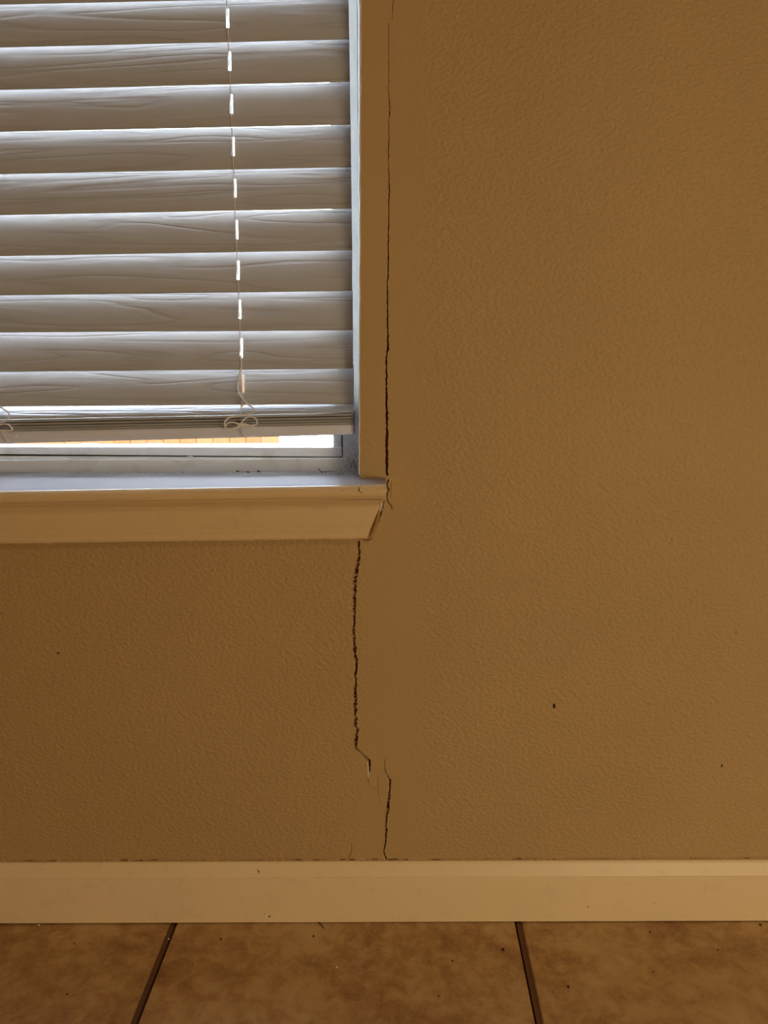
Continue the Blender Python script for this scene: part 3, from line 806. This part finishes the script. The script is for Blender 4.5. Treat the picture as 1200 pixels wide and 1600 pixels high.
def insect(px, py, s, label, rot=0, on='sill', grp=None):
    loc = on_sill(px, py) if on == 'sill' else on
    t = empty('dead_insect', loc, label, 'insect', grp)
    b = crumb('body', (0,0,0), .0011*s, .0007*s, .0006*s, M_bug, 0, int(px)); b.parent = t
    h = crumb('head', (.0012*s,0,0), .0004*s, .0004*s, .0004*s, M_bug, 0, int(px)+1); h.parent = t
    for sg in (-1, 1):
        for q in (-1, 0, 1):
            l = tube('leg', [(q*.0004*s, 0, .0004*s), (q*.0007*s, sg*.0007*s, .0010*s), (q*.0009*s, sg*.0013*s, .0001)], .00008*s, M_bug, None, 4); l.parent = t
    t.rotation_euler = (0, 0, rot); return t
insect(371, 737.5, 1.7, 'black dead insect on the sill, leftmost of the four near the lift cord', .6)
insect(378, 738.5, .8, 'tiny black dead insect second from left of the four on the sill', 1.9)
insect(387, 738.5, 1.5, 'black dead insect third from left of the four on the sill', .1)
insect(404, 737.3, 1.8, 'largest black dead insect on the sill, rightmost of the four', 1.2)
insect(17, 744.6, 1.0, 'black dead insect on the sill at the left edge of the photo', .4)
insect(124, 740, .8, 'small black dead insect at the back of the sill, left part', 1.4)
insect(218, 739.5, .8, 'small black dead insect at the back of the sill below the fence gap', .2)
insect(285, 738.8, .9, 'small black dead insect by the frame left of the four grouped ones', .9)
hair = [on_sill(x, y)+Vector((0,0,dz)) for x, y, dz in ((498,737.2,.0042),(500,737.6,.0022),(502,738.6,.0009),(508,738.2,.0006),(515,737.4,.0008),(524,737.4,.0006))]
tag(tube('hair', catmull(hair, 5), lambda t: .00055*(1-.6*t), M_bug), 'curled dark hair lying at the back of the sill near the corner', 'hair')
# loose crumbs of dirt on the sill: nobody could count them
V = []; Fc = []; r = random.Random(77)
for k in range(420):
    px = r.choice([r.uniform(0, 560), r.uniform(0, 560), r.uniform(470, 560)]); py = r.choice([r.gauss(742, 2.4), r.uniform(740, 757)])
    p = on_sill(px, max(738.6, py)); s = r.uniform(.00022, .00062)*(1.3 if py < 744 else 1); n = len(V)
    if p.y < -.03: continue
    V += [p+Vector((s*1.4,0,0)), p+Vector((-s,s,0)), p+Vector((-s*.8,-s,0)), p+Vector((0,0,s*1.2)), p+Vector((s*.3, -s*.8, s*.6))]
    Fc += [tuple(n+i for i in f) for f in [(0,1,3),(1,2,3),(2,4,3),(4,0,3),(2,0,4),(0,2,1)]]
o = finish('sill_dirt', mesh('sill_dirt', V, Fc), M_dirt, None, 'stuff'); tag(o, 'scattered brown dirt crumbs along the back of the white sill', 'dirt')
# specks on the wall
tag(nib(866, 1103, -.0004, .0016, .0036, M_bug, 'fly_speck', None, radians(-8), .8), 'black oblong speck on the wall right of the lower crack, the bigger one', 'speck')
tag(nib(1128, 1196.5, -.0004, .0009, .0022, M_bug, 'fly_speck', None, radians(12), .8), 'small black speck on the wall near the right edge of the photo', 'speck')
tag(nib(91, 1020.5, -.0004, .0022, .0011, M_dirt, 'fly_speck', None, radians(25), .6), 'small brown speck on the wall at left under the apron', 'speck')
tag(nib(1150, 988, -.0001, .0008, .0020, M_core, 'fly_speck', None, radians(0), .4), 'faint brown nick on the wall at right above the black speck', 'speck')
tag(nib(1, 959, -.0003, .0016, .0008, M_core, 'fly_speck', None, 0, .6), 'brown speck on the wall at the left edge of the photo', 'speck')
tag(nib(404.5, 1362, -.0122, .0010, .0012, M_bug, 'fly_speck', None, 0, .5), 'tiny black speck on the sloping top edge of the baseboard left of the crack', 'speck')
tag(nib(421, 1432, -.0141, .0015, .0011, M_dirt, 'fly_speck', None, 0, .5), 'brown speck low on the baseboard above the middle tile', 'speck')
tag(nib(919, 1417, -.0141, .0011, .0008, M_bug, 'fly_speck', None, 0, .5), 'tiny black speck on the baseboard face right of the right joint', 'speck')
tag(nib(1022, 1411, -.0141, .0006, .0006, M_bug, 'fly_speck', None, 0, .5), 'smallest black speck on the baseboard face at right', 'speck')
tag(nib(413, 1428, -.0141, .0008, .0005, M_dirt, 'fly_speck', None, 0, .5), 'faint brown fleck just left of the brown speck low on the baseboard', 'speck')
# crumbs on the tiles
fl = [(345,1468,1.3,'black crumb on the middle tile near its left joint'),(490,1463.5,1.3,'dark crumb on the middle tile below the splinter'),(786,1485,1.9,'largest dark crumb on the middle tile, by the right joint'),
      (707,1502,1.0,'tiny dark crumb on the middle tile left of the largest crumb'),(1016,1457,1.2,'dark crumb on the right tile close to the baseboard'),(1188,1446,1.5,'dark crumb against the baseboard at the right edge'),
      (1021,1519,.9,'tiny dark crumb in the middle of the right tile'),(1122,1484,.9,'tiny dark crumb on the right side of the right tile'),(116,1475,.9,'tiny dark crumb on the left tile nearer the wall'),(105,1554,1.2,'dark crumb on the left tile nearer the viewer'),
      (888,1543,1.6,'brown crumb low on the right tile beside its left joint'),(685,1557,1.0,'tiny dark crumb low on the middle tile')]
for i, (px, py, s, lb_) in enumerate(fl):
    p = PZ(px, py, .0); tag(crumb('crumb', p, .0011*s, .0011*s, .0007*s, M_dirt, i, i), lb_, 'crumb')
for i, (px, py, lb_) in enumerate([(263.5, 1468, 'pale plaster crumb lying in the left joint'), (526, 1512, 'pale plaster crumb on the middle tile'), (61, 1446.5, 'pale plaster crumb against the baseboard on the left tile')]):
    p = PZ(px, py, -.002 if i == 0 else 0); tag(crumb('crumb', p, .0013, .0011, .0009, M_chip, i, i+50), lb_, 'crumb')
a_, b_ = PZ(498, 1441.8, .001), PZ(506, 1450.5, .0007); mid = (a_+b_)/2 + Vector((.0006, 0, .001))
tag(tube('splinter', catmull([a_, mid, b_], 5), lambda t: .0008*(1-.4*t), M_dirt), 'dark splinter on the middle tile touching the baseboard', 'splinter')
